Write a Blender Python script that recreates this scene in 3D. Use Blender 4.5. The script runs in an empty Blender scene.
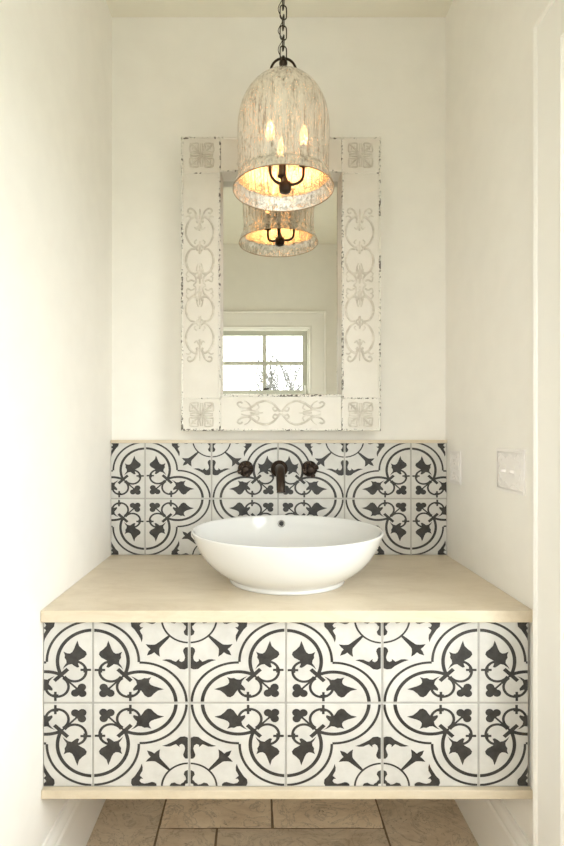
import bpy, bmesh, math, random
from mathutils import Vector, Matrix
from mathutils.geometry import tessellate_polygon
random.seed(7)
S = bpy.context.scene
COL = S.collection
PI = math.pi

# ------------------------------------------------------------------ place
F = 527.0                      # focal length in pixels of a 564 px wide frame
VX, VY = 261.0, 436.0          # where the optical axis meets the frame
EYE = 1.13                     # lens height
XL, XR = -0.4985, 0.617       # side walls
YB, YF = 1.762, -0.41          # vanity wall, window wall behind the lens
ZC = EYE + 1.400               # ceiling
WT = 0.12

def W(px, py, d):
    """metres from a distance and a bearing"""
    return Vector(((px - VX) * d / F, d, EYE - (py - VY) * d / F))

# ------------------------------------------------------------------ materials
def mat(name):
    m = bpy.data.materials.new(name); m.use_nodes = True
    nt = m.node_tree; b = nt.nodes['Principled BSDF']
    return m, nt, b
def N(nt, t, **kw):
    n = nt.nodes.new(t)
    for k, v in kw.items(): setattr(n, k, v)
    return n
def L(nt, a, b): nt.links.new(a, b)
def ramp(nt, fac, stops):
    r = N(nt, 'ShaderNodeValToRGB'); e = r.color_ramp.elements
    while len(e) < len(stops): e.new(0.5)
    for i, (p, c) in enumerate(stops):
        e[i].position = p; e[i].color = (*c, 1) if len(c) == 3 else c
    L(nt, fac, r.inputs[0]); return r
def noise(nt, scale, detail=4, rough=0.5, vec=None, dist=0.0):
    n = N(nt, 'ShaderNodeTexNoise'); n.inputs['Scale'].default_value = scale
    n.inputs['Detail'].default_value = detail; n.inputs['Roughness'].default_value = rough
    n.inputs['Distortion'].default_value = dist
    if vec is not None: L(nt, vec, n.inputs['Vector'])
    return n
def wpos(nt): return N(nt, 'ShaderNodeNewGeometry').outputs['Position']
def scaled(nt, v, s):
    m = N(nt, 'ShaderNodeMapping'); m.inputs['Scale'].default_value = s; L(nt, v, m.inputs['Vector']); return m.outputs[0]
def bump(nt, b, h, strength, dist=0.001):
    n = N(nt, 'ShaderNodeBump'); n.inputs['Strength'].default_value = strength; n.inputs['Distance'].default_value = dist
    L(nt, h, n.inputs['Height']); L(nt, n.outputs[0], b.inputs['Normal'])

def paint(name, c, rough, var=0.03, sc=14, bstr=0.15):
    m, nt, b = mat(name); p = wpos(nt)
    n = noise(nt, sc, 3, vec=p)
    lo = tuple(x * (1 - var) for x in c)
    r = ramp(nt, n.outputs['Fac'], [(0.3, lo), (0.7, c)])
    L(nt, r.outputs[0], b.inputs['Base Color']); b.inputs['Roughness'].default_value = rough
    n2 = noise(nt, 350, 2, vec=p); bump(nt, b, n2.outputs['Fac'], bstr, 0.0005)
    return m
M_WALL = paint('cream wall paint', (0.88, 0.857, 0.812), 0.75)
M_CEIL = paint('cream ceiling paint', (0.84, 0.81, 0.71), 0.85)
M_TRIM = paint('ivory satin trim paint', (0.88, 0.86, 0.82), 0.38, 0.015)
M_GROUT = paint('pale grey grout', (0.43, 0.415, 0.385), 0.9, 0.08, 60)
M_PLATE = paint('white switch plate enamel', (0.86, 0.83, 0.81), 0.35, 0.01)

def tile_white():
    m, nt, b = mat('matte off-white cement tile'); p = wpos(nt)
    n = noise(nt, 22, 5, 0.6, p); r = ramp(nt, n.outputs['Fac'], [(0.3, (0.56, 0.545, 0.515)), (0.62, (0.63, 0.615, 0.585))])
    L(nt, r.outputs[0], b.inputs['Base Color']); b.inputs['Roughness'].default_value = 0.42
    return m
def tile_black():
    m, nt, b = mat('charcoal cement tile pigment'); p = wpos(nt)
    n = noise(nt, 60, 6, 0.65, p); r = ramp(nt, n.outputs['Fac'], [(0.3, (0.018, 0.016, 0.015)), (0.75, (0.050, 0.046, 0.043))])
    L(nt, r.outputs[0], b.inputs['Base Color']); b.inputs['Roughness'].default_value = 0.5
    return m
M_TW, M_TB = tile_white(), tile_black()

def travertine(name, base, light, dark, sc, rough, pits=True, island=False, mottle=0.0):
    m, nt, b = mat(name); p = wpos(nt)
    n = noise(nt, sc, 9, 0.74, scaled(nt, p, (1, 2.2, 2.6)), 0.6)
    r = ramp(nt, n.outputs['Fac'], [(0.28, dark), (0.5, base), (0.72, light)])
    col = r.outputs[0]
    if island:
        g = N(nt, 'ShaderNodeNewGeometry'); mx = N(nt, 'ShaderNodeHueSaturation')
        mr = N(nt, 'ShaderNodeMapRange'); mr.inputs[3].default_value = 0.82; mr.inputs[4].default_value = 1.16
        L(nt, g.outputs['Random Per Island'], mr.inputs[0]); L(nt, mr.outputs[0], mx.inputs['Value']); L(nt, col, mx.inputs['Color'])
        col = mx.outputs[0]
    if pits:
        v = N(nt, 'ShaderNodeTexVoronoi'); v.inputs['Scale'].default_value = 55
        n3 = noise(nt, 20, 3, 0.6, p, 1.5)
        mx0 = N(nt, 'ShaderNodeMix', data_type='VECTOR'); mx0.inputs[0].default_value = 0.12
        L(nt, p, mx0.inputs[4]); L(nt, n3.outputs['Color'], mx0.inputs[5]); L(nt, mx0.outputs[1], v.inputs['Vector'])
        vr = ramp(nt, v.outputs['Distance'], [(0.10, (0, 0, 0)), (0.24, (1, 1, 1))])
        gate = noise(nt, 12, 3, 0.6, p); gr = ramp(nt, gate.outputs['Fac'], [(0.48, (1, 1, 1)), (0.60, (0, 0, 0))])
        mm = N(nt, 'ShaderNodeMath', operation='MAXIMUM'); L(nt, vr.outputs[0], mm.inputs[0]); L(nt, gr.outputs[0], mm.inputs[1])
        vein = noise(nt, 9, 5, 0.65, p, 2.5)
        ab = N(nt, 'ShaderNodeMath', operation='SUBTRACT'); ab.inputs[1].default_value = 0.5; L(nt, vein.outputs['Fac'], ab.inputs[0])
        ab2 = N(nt, 'ShaderNodeMath', operation='ABSOLUTE'); L(nt, ab.outputs[0], ab2.inputs[0])
        vr2 = ramp(nt, ab2.outputs[0], [(0.0, (0.5, 0.5, 0.5)), (0.03, (1, 1, 1))])
        m2 = N(nt, 'ShaderNodeMath', operation='MULTIPLY'); L(nt, mm.outputs[0], m2.inputs[0]); L(nt, vr2.outputs[0], m2.inputs[1])
        mx = N(nt, 'ShaderNodeMix', data_type='RGBA'); mx.inputs[6].default_value = (*[x * 0.45 for x in dark], 1)
        L(nt, m2.outputs[0], mx.inputs[0]); L(nt, col, mx.inputs[7]); col = mx.outputs[2]
        bump(nt, b, m2.outputs[0], 0.5, 0.002)
    L(nt, col, b.inputs['Base Color']); b.inputs['Roughness'].default_value = rough
    return m
M_STONE = travertine('honed limestone', (0.66, 0.57, 0.435), (0.73, 0.64, 0.51), (0.56, 0.465, 0.335), 5, 0.28, pits=False)
M_FLOOR = travertine('tumbled travertine', (0.68, 0.56, 0.41), (0.80, 0.69, 0.53), (0.52, 0.40, 0.27), 7, 0.55, True, True)
M_FGROUT = paint('brown floor grout', (0.20, 0.145, 0.09), 0.95, 0.2, 60)

def simple(name, c, rough=0.4, metal=0.0, ns=0, spec=0.5):
    m, nt, b = mat(name); b.inputs['Base Color'].default_value = (*c, 1)
    b.inputs['Roughness'].default_value = rough; b.inputs['Metallic'].default_value = metal
    b.inputs['Specular IOR Level'].default_value = spec
    if ns:
        n = noise(nt, ns, 4, vec=wpos(nt)); r = ramp(nt, n.outputs['Fac'], [(0.3, tuple(x * 0.65 for x in c)), (0.7, c)])
        L(nt, r.outputs[0], b.inputs['Base Color'])
    return m
M_CERAMIC = simple('white glazed ceramic', (0.74, 0.74, 0.73), 0.10)
M_CERAMIC.node_tree.nodes['Principled BSDF'].inputs['Coat Weight'].default_value = 0.3
M_BRONZE = simple('oil rubbed bronze', (0.055, 0.038, 0.028), 0.36, 0.75, 90)
M_CHROME = simple('brushed nickel', (0.55, 0.53, 0.50), 0.25, 1.0, 40)
M_TOGGLE = simple('grey toggle', (0.50, 0.48, 0.46), 0.4)
M_RIM = simple('aged brass rim', (0.30, 0.23, 0.15), 0.35, 0.8)
M_SASH = simple('grey-green sash paint', (0.56, 0.56, 0.49), 0.5)  # even grey-green, darker than the casing paint
M_DARK = simple('dark void', (0.03, 0.03, 0.03), 0.8)
M_MIRROR = simple('silvered mirror', (0.74, 0.735, 0.69), 0.0, 1.0)
M_SLEEVE = simple('bronze candle sleeve', (0.13, 0.09, 0.06), 0.45, 0.5, 50)
M_BARK = simple('grey bark', (0.17, 0.165, 0.16), 0.9, 0, 15)
M_GRASS = simple('pale winter lawn', (0.42, 0.42, 0.36), 0.95, 0, 3)
M_CAVITY = simple('plywood', (0.45, 0.33, 0.2), 0.7, 0, 8)

def frame_paint():
    m, nt, b = mat('distressed ivory paint'); p = wpos(nt)
    n = noise(nt, 9, 4, 0.6, p); r = ramp(nt, n.outputs['Fac'], [(0.3, (0.67, 0.63, 0.565)), (0.7, (0.735, 0.70, 0.64))])
    # worn-through chips: thin scratches everywhere but rare
    n2 = noise(nt, 60, 5, 0.7, p); c2 = ramp(nt, n2.outputs['Fac'], [(0.74, (0, 0, 0)), (0.78, (1, 1, 1))])
    mx = N(nt, 'ShaderNodeMix', data_type='RGBA'); mx.inputs[7].default_value = (0.33, 0.27, 0.21, 1)
    L(nt, c2.outputs[0], mx.inputs[0]); L(nt, r.outputs[0], mx.inputs[6])
    L(nt, mx.outputs[2], b.inputs['Base Color']); b.inputs['Roughness'].default_value = 0.5
    n3 = noise(nt, 200, 4, 0.6, p); bump(nt, b, n3.outputs['Fac'], 0.25, 0.001)
    return m
def edge_paint():
    m, nt, b = mat('chipped edge paint'); p = wpos(nt)
    n2 = noise(nt, 120, 4, 0.65, p); g = noise(nt, 9, 2, 0.5, p)
    ad = N(nt, 'ShaderNodeMath', operation='MULTIPLY_ADD'); ad.inputs[1].default_value = 0.55
    L(nt, g.outputs['Fac'], ad.inputs[0]); L(nt, n2.outputs['Fac'], ad.inputs[2])
    c2 = ramp(nt, ad.outputs[0], [(0.83, (0, 0, 0)), (0.86, (1, 1, 1))])
    mx = N(nt, 'ShaderNodeMix', data_type='RGBA'); mx.inputs[7].default_value = (0.09, 0.075, 0.06, 1)
    mx.inputs[6].default_value = (0.73, 0.70, 0.64, 1)
    L(nt, c2.outputs[0], mx.inputs[0]); L(nt, mx.outputs[2], b.inputs['Base Color']); b.inputs['Roughness'].default_value = 0.5
    return m
def relief_paint():
    m, nt, b = mat('rubbed grey-ivory relief paint'); p = wpos(nt)
    n = noise(nt, 40, 4, 0.6, p); r = ramp(nt, n.outputs['Fac'], [(0.35, (0.50, 0.455, 0.39)), (0.65, (0.67, 0.63, 0.56))])
    L(nt, r.outputs[0], b.inputs['Base Color']); b.inputs['Roughness'].default_value = 0.5
    return m
M_FRAME, M_EDGE, M_RELIEF = frame_paint(), edge_paint(), relief_paint()

def window_glass():
    m = bpy.data.materials.new('clear window glass'); m.use_nodes = True; nt = m.node_tree; nt.nodes.clear()
    o = N(nt, 'ShaderNodeOutputMaterial'); t = N(nt, 'ShaderNodeBsdfTransparent'); t.inputs[0].default_value = (0.96, 0.98, 0.97, 1)
    g = N(nt, 'ShaderNodeBsdfGlossy'); g.inputs['Roughness'].default_value = 0.02
    mx = N(nt, 'ShaderNodeMixShader'); mx.inputs[0].default_value = 0.06
    L(nt, t.outputs[0], mx.inputs[1]); L(nt, g.outputs[0], mx.inputs[2]); L(nt, mx.outputs[0], o.inputs[0])
    return m
M_PANE = window_glass()

def mercury_glass():
    m = bpy.data.materials.new('antique mercury glass'); m.use_nodes = True; nt = m.node_tree; nt.nodes.clear()
    p = wpos(nt); sp = scaled(nt, p, (1, 1, 0.14))
    o = N(nt, 'ShaderNodeOutputMaterial')
    t = N(nt, 'ShaderNodeBsdfTransparent'); t.inputs[0].default_value = (0.95, 0.95, 0.91, 1)
    g = N(nt, 'ShaderNodeBsdfGlossy'); g.inputs['Roughness'].default_value = 0.07; g.inputs['Color'].default_value = (0.90, 0.895, 0.87, 1)
    d = N(nt, 'ShaderNodeBsdfDiffuse'); d.inputs[0].default_value = (0.86, 0.84, 0.79, 1)
    tl = N(nt, 'ShaderNodeBsdfTranslucent'); tl.inputs[0].default_value = (0.8, 0.76, 0.68, 1)
    bp = N(nt, 'ShaderNodeBump'); bp.inputs['Strength'].default_value = 0.9; bp.inputs['Distance'].default_value = 0.006
    nb = noise(nt, 90, 4, 0.65, sp); L(nt, nb.outputs['Fac'], bp.inputs['Height']); L(nt, bp.outputs[0], g.inputs['Normal'])
    # silvering thins out in specks and vertical runs
    n1 = noise(nt, 150, 4, 0.75, scaled(nt, p, (1, 1, 0.7))); n2 = noise(nt, 20, 3, 0.6, p)
    ad = N(nt, 'ShaderNodeMath', operation='MULTIPLY_ADD'); ad.inputs[1].default_value = 0.35
    L(nt, n2.outputs['Fac'], ad.inputs[0]); L(nt, n1.outputs['Fac'], ad.inputs[2])
    r = ramp(nt, ad.outputs[0], [(0.54, (0.48,) * 3), (0.62, (0.84,) * 3), (0.70, (0.955,) * 3)])
    st = noise(nt, 120, 4, 0.7, scaled(nt, p, (1, 1, 0.10)), 0.3); fs = noise(nt, 230, 3, 0.7, p)
    sm = N(nt, 'ShaderNodeMath', operation='MULTIPLY_ADD'); sm.inputs[1].default_value = 0.45; L(nt, fs.outputs['Fac'], sm.inputs[0]); L(nt, st.outputs['Fac'], sm.inputs[2])
    tr = ramp(nt, sm.outputs[0], [(0.58, (0.48, 0.44, 0.39)), (0.67, (0.86, 0.85, 0.82)), (0.80, (0.98, 0.975, 0.96))]); L(nt, tr.outputs[0], g.inputs['Color'])
    lw = N(nt, 'ShaderNodeLayerWeight'); lw.inputs[0].default_value = 0.35
    am = N(nt, 'ShaderNodeMath', operation='MULTIPLY_ADD'); am.inputs[1].default_value = 0.12; am.use_clamp = True
    L(nt, lw.outputs['Facing'], am.inputs[0]); L(nt, r.outputs[0], am.inputs[2])
    m0 = N(nt, 'ShaderNodeMixShader'); m0.inputs[0].default_value = 0.4; L(nt, d.outputs[0], m0.inputs[1]); L(nt, tl.outputs[0], m0.inputs[2])
    m1 = N(nt, 'ShaderNodeMixShader'); m1.inputs[0].default_value = 0.95; L(nt, m0.outputs[0], m1.inputs[1]); L(nt, g.outputs[0], m1.inputs[2])
    m2 = N(nt, 'ShaderNodeMixShader'); L(nt, am.outputs[0], m2.inputs[0]); L(nt, t.outputs[0], m2.inputs[1]); L(nt, m1.outputs[0], m2.inputs[2])
    L(nt, m2.outputs[0], o.inputs[0]); return m
M_MERC = mercury_glass()
def emis(name, c, s):
    m = bpy.data.materials.new(name); m.use_nodes = True; nt = m.node_tree; nt.nodes.clear()
    o = N(nt, 'ShaderNodeOutputMaterial'); e = N(nt, 'ShaderNodeEmission'); e.inputs[0].default_value = (*c, 1); e.inputs[1].default_value = s
    L(nt, e.outputs[0], o.inputs[0]); return m
M_BULB = emis('warm glowing bulb', (1.0, 0.43, 0.13), 15.0)

# ------------------------------------------------------------------ mesh helpers
class B:
    def __init__(self): self.bm = bmesh.new()
    def box(self, x0, x1, y0, y1, z0, z1, bev=0.0, mi=0, seg=2):
        t = bmesh.new()
        bmesh.ops.create_cube(t, size=1)
        for v in t.verts:
            v.co = Vector(((x0 + x1) / 2 + v.co.x * (x1 - x0), (y0 + y1) / 2 + v.co.y * (y1 - y0), (z0 + z1) / 2 + v.co.z * (z1 - z0)))
        if bev > 0: bmesh.ops.bevel(t, geom=t.edges[:], offset=bev, segments=seg, affect='EDGES', profile=0.7)
        for f in t.faces: f.material_index = mi
        self.merge(t); return self
    def merge(self, t, mtx=None):
        if mtx is not None: t.transform(mtx)
        me = bpy.data.meshes.new('tmp'); t.to_mesh(me); self.bm.from_mesh(me); bpy.data.meshes.remove(me); t.free()
    def tube(self, pts, r, seg=8, caps=True, mi=0, flat=None):
        """tube through pts; r a number or list; flat=(axis, factor) squashes the section"""
        pts = [Vector(p) for p in pts]; n = len(pts)
        rs = r if isinstance(r, (list, tuple)) else [r] * n
        bm = self.bm; rings = []; up = None
        for i, p in enumerate(pts):
            d = (pts[min(i + 1, n - 1)] - pts[max(i - 1, 0)]).normalized()
            if up is None:
                up = Vector((0, 0, 1)) if abs(d.z) < 0.9 else Vector((0, 1, 0))
            a = (up - d * up.dot(d)).normalized(); b = d.cross(a); up = a
            ring = []
            for k in range(seg):
                th = 2 * PI * k / seg
                ring.append(bm.verts.new(p + (a * math.cos(th) + b * math.sin(th)) * rs[i]))
            rings.append(ring)
        for i in range(n - 1):
            for k in range(seg):
                f = bm.faces.new((rings[i][k], rings[i][(k + 1) % seg], rings[i + 1][(k + 1) % seg], rings[i + 1][k]))
                f.smooth = True; f.material_index = mi
        if caps:
            for rg in (rings[0][::-1], rings[-1]):
                f = bm.faces.new(rg); f.material_index = mi
        return self
    def lathe(self, prof, c, seg=48, axis='z', sx=1.0, sy=1.0, mi=0, smooth=True):
        """prof: (r, h). axis z = up, y = out of the vanity wall towards the room (-y), x = out of right wall (-x)"""
        bm = self.bm; c = Vector(c)
        def P(r, h, th):
            a, b = r * math.cos(th) * sx, r * math.sin(th) * sy
            if axis == 'z': return c + Vector((a, b, h))
            if axis == 'y': return c + Vector((a, -h, b))
            return c + Vector((-h, a, b))
        rings = []
        for r, h in prof:
            if r < 1e-6: rings.append([bm.verts.new(P(0, h, 0))])
            else: rings.append([bm.verts.new(P(r, h, 2 * PI * k / seg)) for k in range(seg)])
        for i in range(len(rings) - 1):
            A, C_ = rings[i], rings[i + 1]
            for k in range(seg):
                k2 = (k + 1) % seg
                if len(A) == 1 and len(C_) == 1: continue
                if len(A) == 1: f = bm.faces.new((A[0], C_[k], C_[k2]))
                elif len(C_) == 1: f = bm.faces.new((A[k], A[k2], C_[0]))
                else: f = bm.faces.new((A[k], A[k2], C_[k2], C_[k]))
                f.smooth = smooth; f.material_index = mi
        return self
    def prism(self, poly, fn, h0, h1, mi=0):
        a = [self.bm.verts.new(fn(p, h0)) for p in poly]; b = [self.bm.verts.new(fn(p, h1)) for p in poly]
        n = len(poly)
        for f in (a[::-1], b): self.bm.faces.new(f).material_index = mi
        for i in range(n):
            self.bm.faces.new((a[i], a[(i + 1) % n], b[(i + 1) % n], b[i])).material_index = mi
        return self
    def build(self, name, mats, parent=None, recalc=True):
        bm = self.bm
        if recalc: bmesh.ops.recalc_face_normals(bm, faces=bm.faces[:])
        me = bpy.data.meshes.new(name); bm.to_mesh(me); bm.free()
        for m in (mats if isinstance(mats, (list, tuple)) else [mats]): me.materials.append(m)
        o = bpy.data.objects.new(name, me); COL.objects.link(o)
        if parent is not None:
            o.parent = parent
            if parent.type == 'EMPTY' or True:
                o.matrix_parent_inverse = Matrix.Translation(-worldloc(parent))
        return o
def worldloc(o):
    v = Vector(o.location); p = o
    return v if o.type == 'EMPTY' else Vector((0, 0, 0))
def struct(o): o['kind'] = 'structure'; return o
def tag(o, label, cat, group=None):
    o['label'] = label; o['category'] = cat
    if group: o['group'] = group
    return o
def thing(name, loc, label, cat, group=None):
    o = bpy.data.objects.new(name, None); o.empty_display_size = 0.05; COL.objects.link(o); o.location = loc
    return tag(o, label, cat, group)
def build_sub(b, name, m, parent):           # sub-part of a mesh part (part sits at identity in the world)
    o = b.build(name, m, None); o.parent = parent
    pw = parent.matrix_parent_inverse.copy() if parent.parent is None else None
    o.matrix_parent_inverse = Matrix.Identity(4)
    return o
def arc(cx, cy, r, a0, a1, n=24, ry=None):
    ry = r if ry is None else ry
    return [(cx + r * math.cos(math.radians(a0 + (a1 - a0) * i / n)), cy + ry * math.sin(math.radians(a0 + (a1 - a0) * i / n))) for i in range(n + 1)]
def smooth_pts(pts, k=6):
    """Catmull-Rom through 2-D or 3-D points"""
    P = [Vector(p) for p in pts]; out = []
    for i in range(len(P) - 1):
        p0, p1, p2, p3 = P[max(i - 1, 0)], P[i], P[i + 1], P[min(i + 2, len(P) - 1)]
        for j in range(k):
            t = j / k
            out.append(0.5 * ((2 * p1) + (-p0 + p2) * t + (2 * p0 - 5 * p1 + 4 * p2 - p3) * t * t + (-p0 + 3 * p1 - 3 * p2 + p3) * t ** 3))
    out.append(P[-1]); return out

# ------------------------------------------------------------------ room shell
# openings: door in right wall, window in the wall behind the lens
DY0, DY1, DZ = 0.14, 1.060, EYE + 0.803
WX0, WX1, WZ0, WZ1 = -0.335, 0.355, 0.93, EYE + 0.790
b = B(); b.box(XL - WT, XL, YF - WT, YB + WT, -0.05, ZC + 0.05); struct(b.build('wall_left', M_WALL))
b = B(); b.box(XL - WT, XR + WT, YB, YB + WT, -0.05, ZC + 0.05); struct(b.build('wall_back', M_WALL))
b = B()
b.box(XR, XR + WT, DY1, YB + WT, -0.05, ZC + 0.05); b.box(XR, XR + WT, YF - WT, DY0, -0.05, ZC + 0.05)
b.box(XR, XR + WT, DY0, DY1, DZ, ZC + 0.05)
struct(b.build('wall_right', M_WALL))
b = B()
b.box(XL - WT, WX0, YF - WT, YF, -0.05, ZC + 0.05); b.box(WX1, XR + WT, YF - WT, YF, -0.05, ZC + 0.05)
b.box(WX0, WX1, YF - WT, YF, -0.05, WZ0); b.box(WX0, WX1, YF - WT, YF, WZ1, ZC + 0.05)
struct(b.build('wall_front', M_WALL))
b = B(); b.box(XL - WT, XR + WT, YF - WT, YB + WT, ZC, ZC + 0.1); struct(b.build('ceiling', M_CEIL))

# floor: grout bed with tumbled slabs in it, one mesh
b = B(); b.box(XL - WT, XR + WT, YF - WT, YB + WT, -0.10, -0.004, mi=1)
def slab(x0, x1, y0, y1):
    g = 0.0035
    t = bmesh.new(); bmesh.ops.create_cube(t, size=1)
    for v in t.verts:
        v.co = Vector(((x0 + x1) / 2 + v.co.x * (x1 - x0 - 2 * g), (y0 + y1) / 2 + v.co.y * (y1 - y0 - 2 * g), -0.006 + v.co.z * 0.012))
    bmesh.ops.subdivide_edges(t, edges=[e for e in t.edges], cuts=6, use_grid_fill=True)
    for v in t.verts:
        ex = min(v.co.x - x0, x1 - v.co.x); ey = min(v.co.y - y0, y1 - v.co.y)
        if ex < 0.02: v.co.x += random.uniform(-1, 1) * 0.0014
        if ey < 0.02: v.co.y += random.uniform(-1, 1) * 0.0014
        if min(ex, ey) < 0.008: v.co.z -= 0.0015
    b.merge(t)
xa, xb_ = -0.295, 0.357
slab(XL, xa, 1.28, YB); slab(xb_, XR, 1.34, YB)
slab(xa, 0.033, 1.521, YB); slab(0.033, xb_, 1.521, YB)
slab(xa, -0.126, 1.20, 1.521); slab(-0.126, xb_, 1.20, 1.521)
slab(XL, xa, 0.95, 1.28); slab(xb_, XR, 0.86, 1.34)
yy = 1.20
rows = [(0.90, [xa, 0.02, xb_]), (0.60, [xa, -0.10, xb_]), (0.28, [xa, 0.10, xb_]), (-0.05, [xa, -0.05, xb_]), (YF, [xa, 0.15, xb_])]
for y0, xs in rows:
    for i in range(len(xs) - 1): slab(xs[i], xs[i + 1], y0, yy)
    yy = y0
slab(XL, xa, 0.45, 0.95); slab(XL, xa, 0.0, 0.45); slab(XL, xa, YF, 0.0)
slab(xb_, XR, 0.35, 0.86); slab(xb_, XR, YF, 0.35)
struct(b.build('floor', [M_FLOOR, M_FGROUT]))

# baseboards: profile (t from wall, z)
BP = [(0, 0), (0.016, 0), (0.016, 0.155), (0.0145, 0.160), (0.0125, 0.163), (0.0125, 0.172), (0.0105, 0.180), (0.006, 0.188), (0.0045, 0.196), (0, 0.197)]
b = B(); b.prism(BP, lambda p, h: Vector((XL + p[0], h, p[1])), YF, YB); struct(b.build('baseboard_left', M_TRIM))
b = B(); b.prism(BP, lambda p, h: Vector((XR - p[0], h, p[1])), DY1 + 0.0985, YB)
b.prism(BP, lambda p, h: Vector((XR - p[0], h, p[1])), YF, DY0 - 0.0985); struct(b.build('baseboard_right', M_TRIM))
b = B(); b.prism(BP, lambda p, h: Vector((h, YB - p[0], p[1])), XL + 0.016, XR - 0.016); struct(b.build('baseboard_back', M_TRIM))
b = B(); b.prism(BP, lambda p, h: Vector((h, YF + p[0], p[1])), XL + 0.016, XR - 0.016); struct(b.build('baseboard_front', M_TRIM))

# casing profile: (outward from the opening, thickness off the wall)
CP = [(-0.004, 0.0), (-0.004, 0.010), (0.000, 0.015), (0.006, 0.015), (0.009, 0.011), (0.012, 0.0105), (0.048, 0.0125), (0.074, 0.0145), (0.087, 0.0150),
      (0.0885, 0.0185), (0.0905, 0.0195), (0.0915, 0.0215), (0.0955, 0.0215), (0.098, 0.0195), (0.098, 0.0)]
def casing(bld, rect, place, closed, CP=CP):
    """rect (a0, a1, z0, z1) in wall coordinates; place(a, z, t) -> Vector"""
    a0, a1, z0, z1 = rect; bm = bld.bm; cols = []
    for w, t in CP:
        if closed: pts = [(a0 - w, z0 - w), (a0 - w, z1 + w), (a1 + w, z1 + w), (a1 + w, z0 - w)]
        else: pts = [(a0 - w, z0), (a0 - w, z1 + w), (a1 + w, z1 + w), (a1 + w, z0)]
        cols.append([bm.verts.new(place(a, z, t)) for a, z in pts])
    m = 4 if closed else 3
    for i in range(len(cols)):
        j = (i + 1) % len(cols)
        for k in range(m):
            k2 = (k + 1) % 4
            bm.faces.new((cols[i][k], cols[i][k2], cols[j][k2], cols[j][k]))
    if not closed:
        bm.faces.new([c[0] for c in cols]); bm.faces.new([c[3] for c in cols][::-1])
b = B(); casing(b, (DY0, DY1, 0.0, DZ), lambda a, z, t: Vector((XR - t, a, z)), False)
struct(b.build('trim_1', M_TRIM))
# jamb of the right-hand opening; unseen glazed leaf added to admit daylight
d1 = B()
d1.box(XR - 0.002, XR + WT, DY1 - 0.018, DY1 + 0.001, 0, DZ); d1.box(XR - 0.002, XR + WT, DY0 - 0.001, DY0 + 0.018, 0, DZ)
d1.box(XR - 0.002, XR + WT, DY0, DY1, DZ - 0.018, DZ + 0.001)
jamb = struct(d1.build('door_1', M_TRIM))
st = B(); y0, y1, xx0, xx1 = DY0 + 0.02, DY1 - 0.02, XR + 0.065, XR + 0.105
sw = 0.07; GB = 0.58  # solid panel below the glass, added to cut daylight low in the room
st.box(xx0, xx1, y0, y0 + sw, 0.01, DZ - 0.02, 0.003); st.box(xx0, xx1, y1 - sw, y1, 0.01, DZ - 0.02, 0.003)
st.box(xx0, xx1, y0 + sw, y1 - sw, 0.01, GB, 0.003); st.box(xx0 - 0.006, xx0 + 0.001, y0 + sw + 0.05, y1 - sw - 0.05, 0.10, GB - 0.08, 0.003); st.box(xx0, xx1, y0 + sw, y1 - sw, DZ - 0.02 - sw, DZ - 0.02, 0.003)
for k in (1, 2):
    yk = y0 + sw + (y1 - y0 - 2 * sw) * k / 3; st.box(xx0 + 0.008, xx1 - 0.008, yk - 0.009, yk + 0.009, GB, DZ - 0.02 - sw)
for k in range(1, 5):
    zk = GB + (DZ - 0.02 - sw - GB) * k / 5; st.box(xx0 + 0.008, xx1 - 0.008, y0 + sw, y1 - sw, zk - 0.009, zk + 0.009)
ds = build_sub(st, 'added_door_leaf', M_TRIM, jamb)
g = B(); g.box((xx0 + xx1) / 2 - 0.002, (xx0 + xx1) / 2 + 0.002, y0 + sw, y1 - sw, GB, DZ - 0.02 - sw); build_sub(g, 'added_door_glass', M_PANE, ds)
h = B(); h.lathe([(0, -.002), (0.026, -.002), (0.026, 0.006), (0.010, 0.010), (0.010, 0.034), (0.022, 0.040), (0.029, 0.052), (0.022, 0.064), (0, 0.068)], (xx0, y0 + 0.035, 0.93), 24, 'x')
build_sub(h, 'door_knob', M_BRONZE, ds)

# window behind the lens: casing, jamb liner, two sashes of four lights, lock
b = B(); casing(b, (WX0, WX1, WZ0, WZ1), lambda a, z, t: Vector((a, YF + t, z)), True, [(w_ * 1.22, t_ * 1.3) for w_, t_ in CP])
b.box(WX0 - 0.001, WX0 + 0.012, YF - WT, YF + 0.002, WZ0, WZ1); b.box(WX1 - 0.012, WX1 + 0.001, YF - WT, YF + 0.002, WZ0, WZ1)
b.box(WX0, WX1, YF - WT, YF + 0.002, WZ1 - 0.012, WZ1 + 0.001); b.box(WX0, WX1, YF - WT, YF + 0.002, WZ0 - 0.001, WZ0 + 0.012)
win = struct(b.build('window_1', M_TRIM))
zmr = EYE + 0.322
def sash(z0, z1, gz0, gz1, yc):
    s = B(); xa0, xa1, gx0, gx1 = WX0 + 0.012, WX1 - 0.012, -0.290, 0.3076
    s.box(xa0, gx0, yc - 0.016, yc + 0.016, z0, z1, 0.002); s.box(gx1, xa1, yc - 0.016, yc + 0.016, z0, z1, 0.002)
    s.box(gx0, gx1, yc - 0.016, yc + 0.016, z0, gz0, 0.002); s.box(gx0, gx1, yc - 0.016, yc + 0.016, gz1, z1, 0.002)
    s.box(0.0256 - 0.014, 0.0256 + 0.014, yc - 0.012, yc + 0.012, gz0, gz1)
    zm = (gz0 + gz1) / 2; s.box(gx0, gx1, yc - 0.0115, yc + 0.0115, zm - 0.013, zm + 0.013)
    o = build_sub(s, 'window_sash', M_SASH, win)
    g = B(); g.box(gx0, gx1, yc - 0.002, yc + 0.002, gz0, gz1); build_sub(g, 'window_glass', M_PANE, o)
    return o
up = sash(zmr - 0.005, WZ1 - 0.012, EYE + 0.337, EYE + 0.745, YF - 0.075)
lo = sash(WZ0 + 0.012, zmr + 0.016, WZ0 + 0.075, zmr - 0.012, YF - 0.042)
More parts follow.
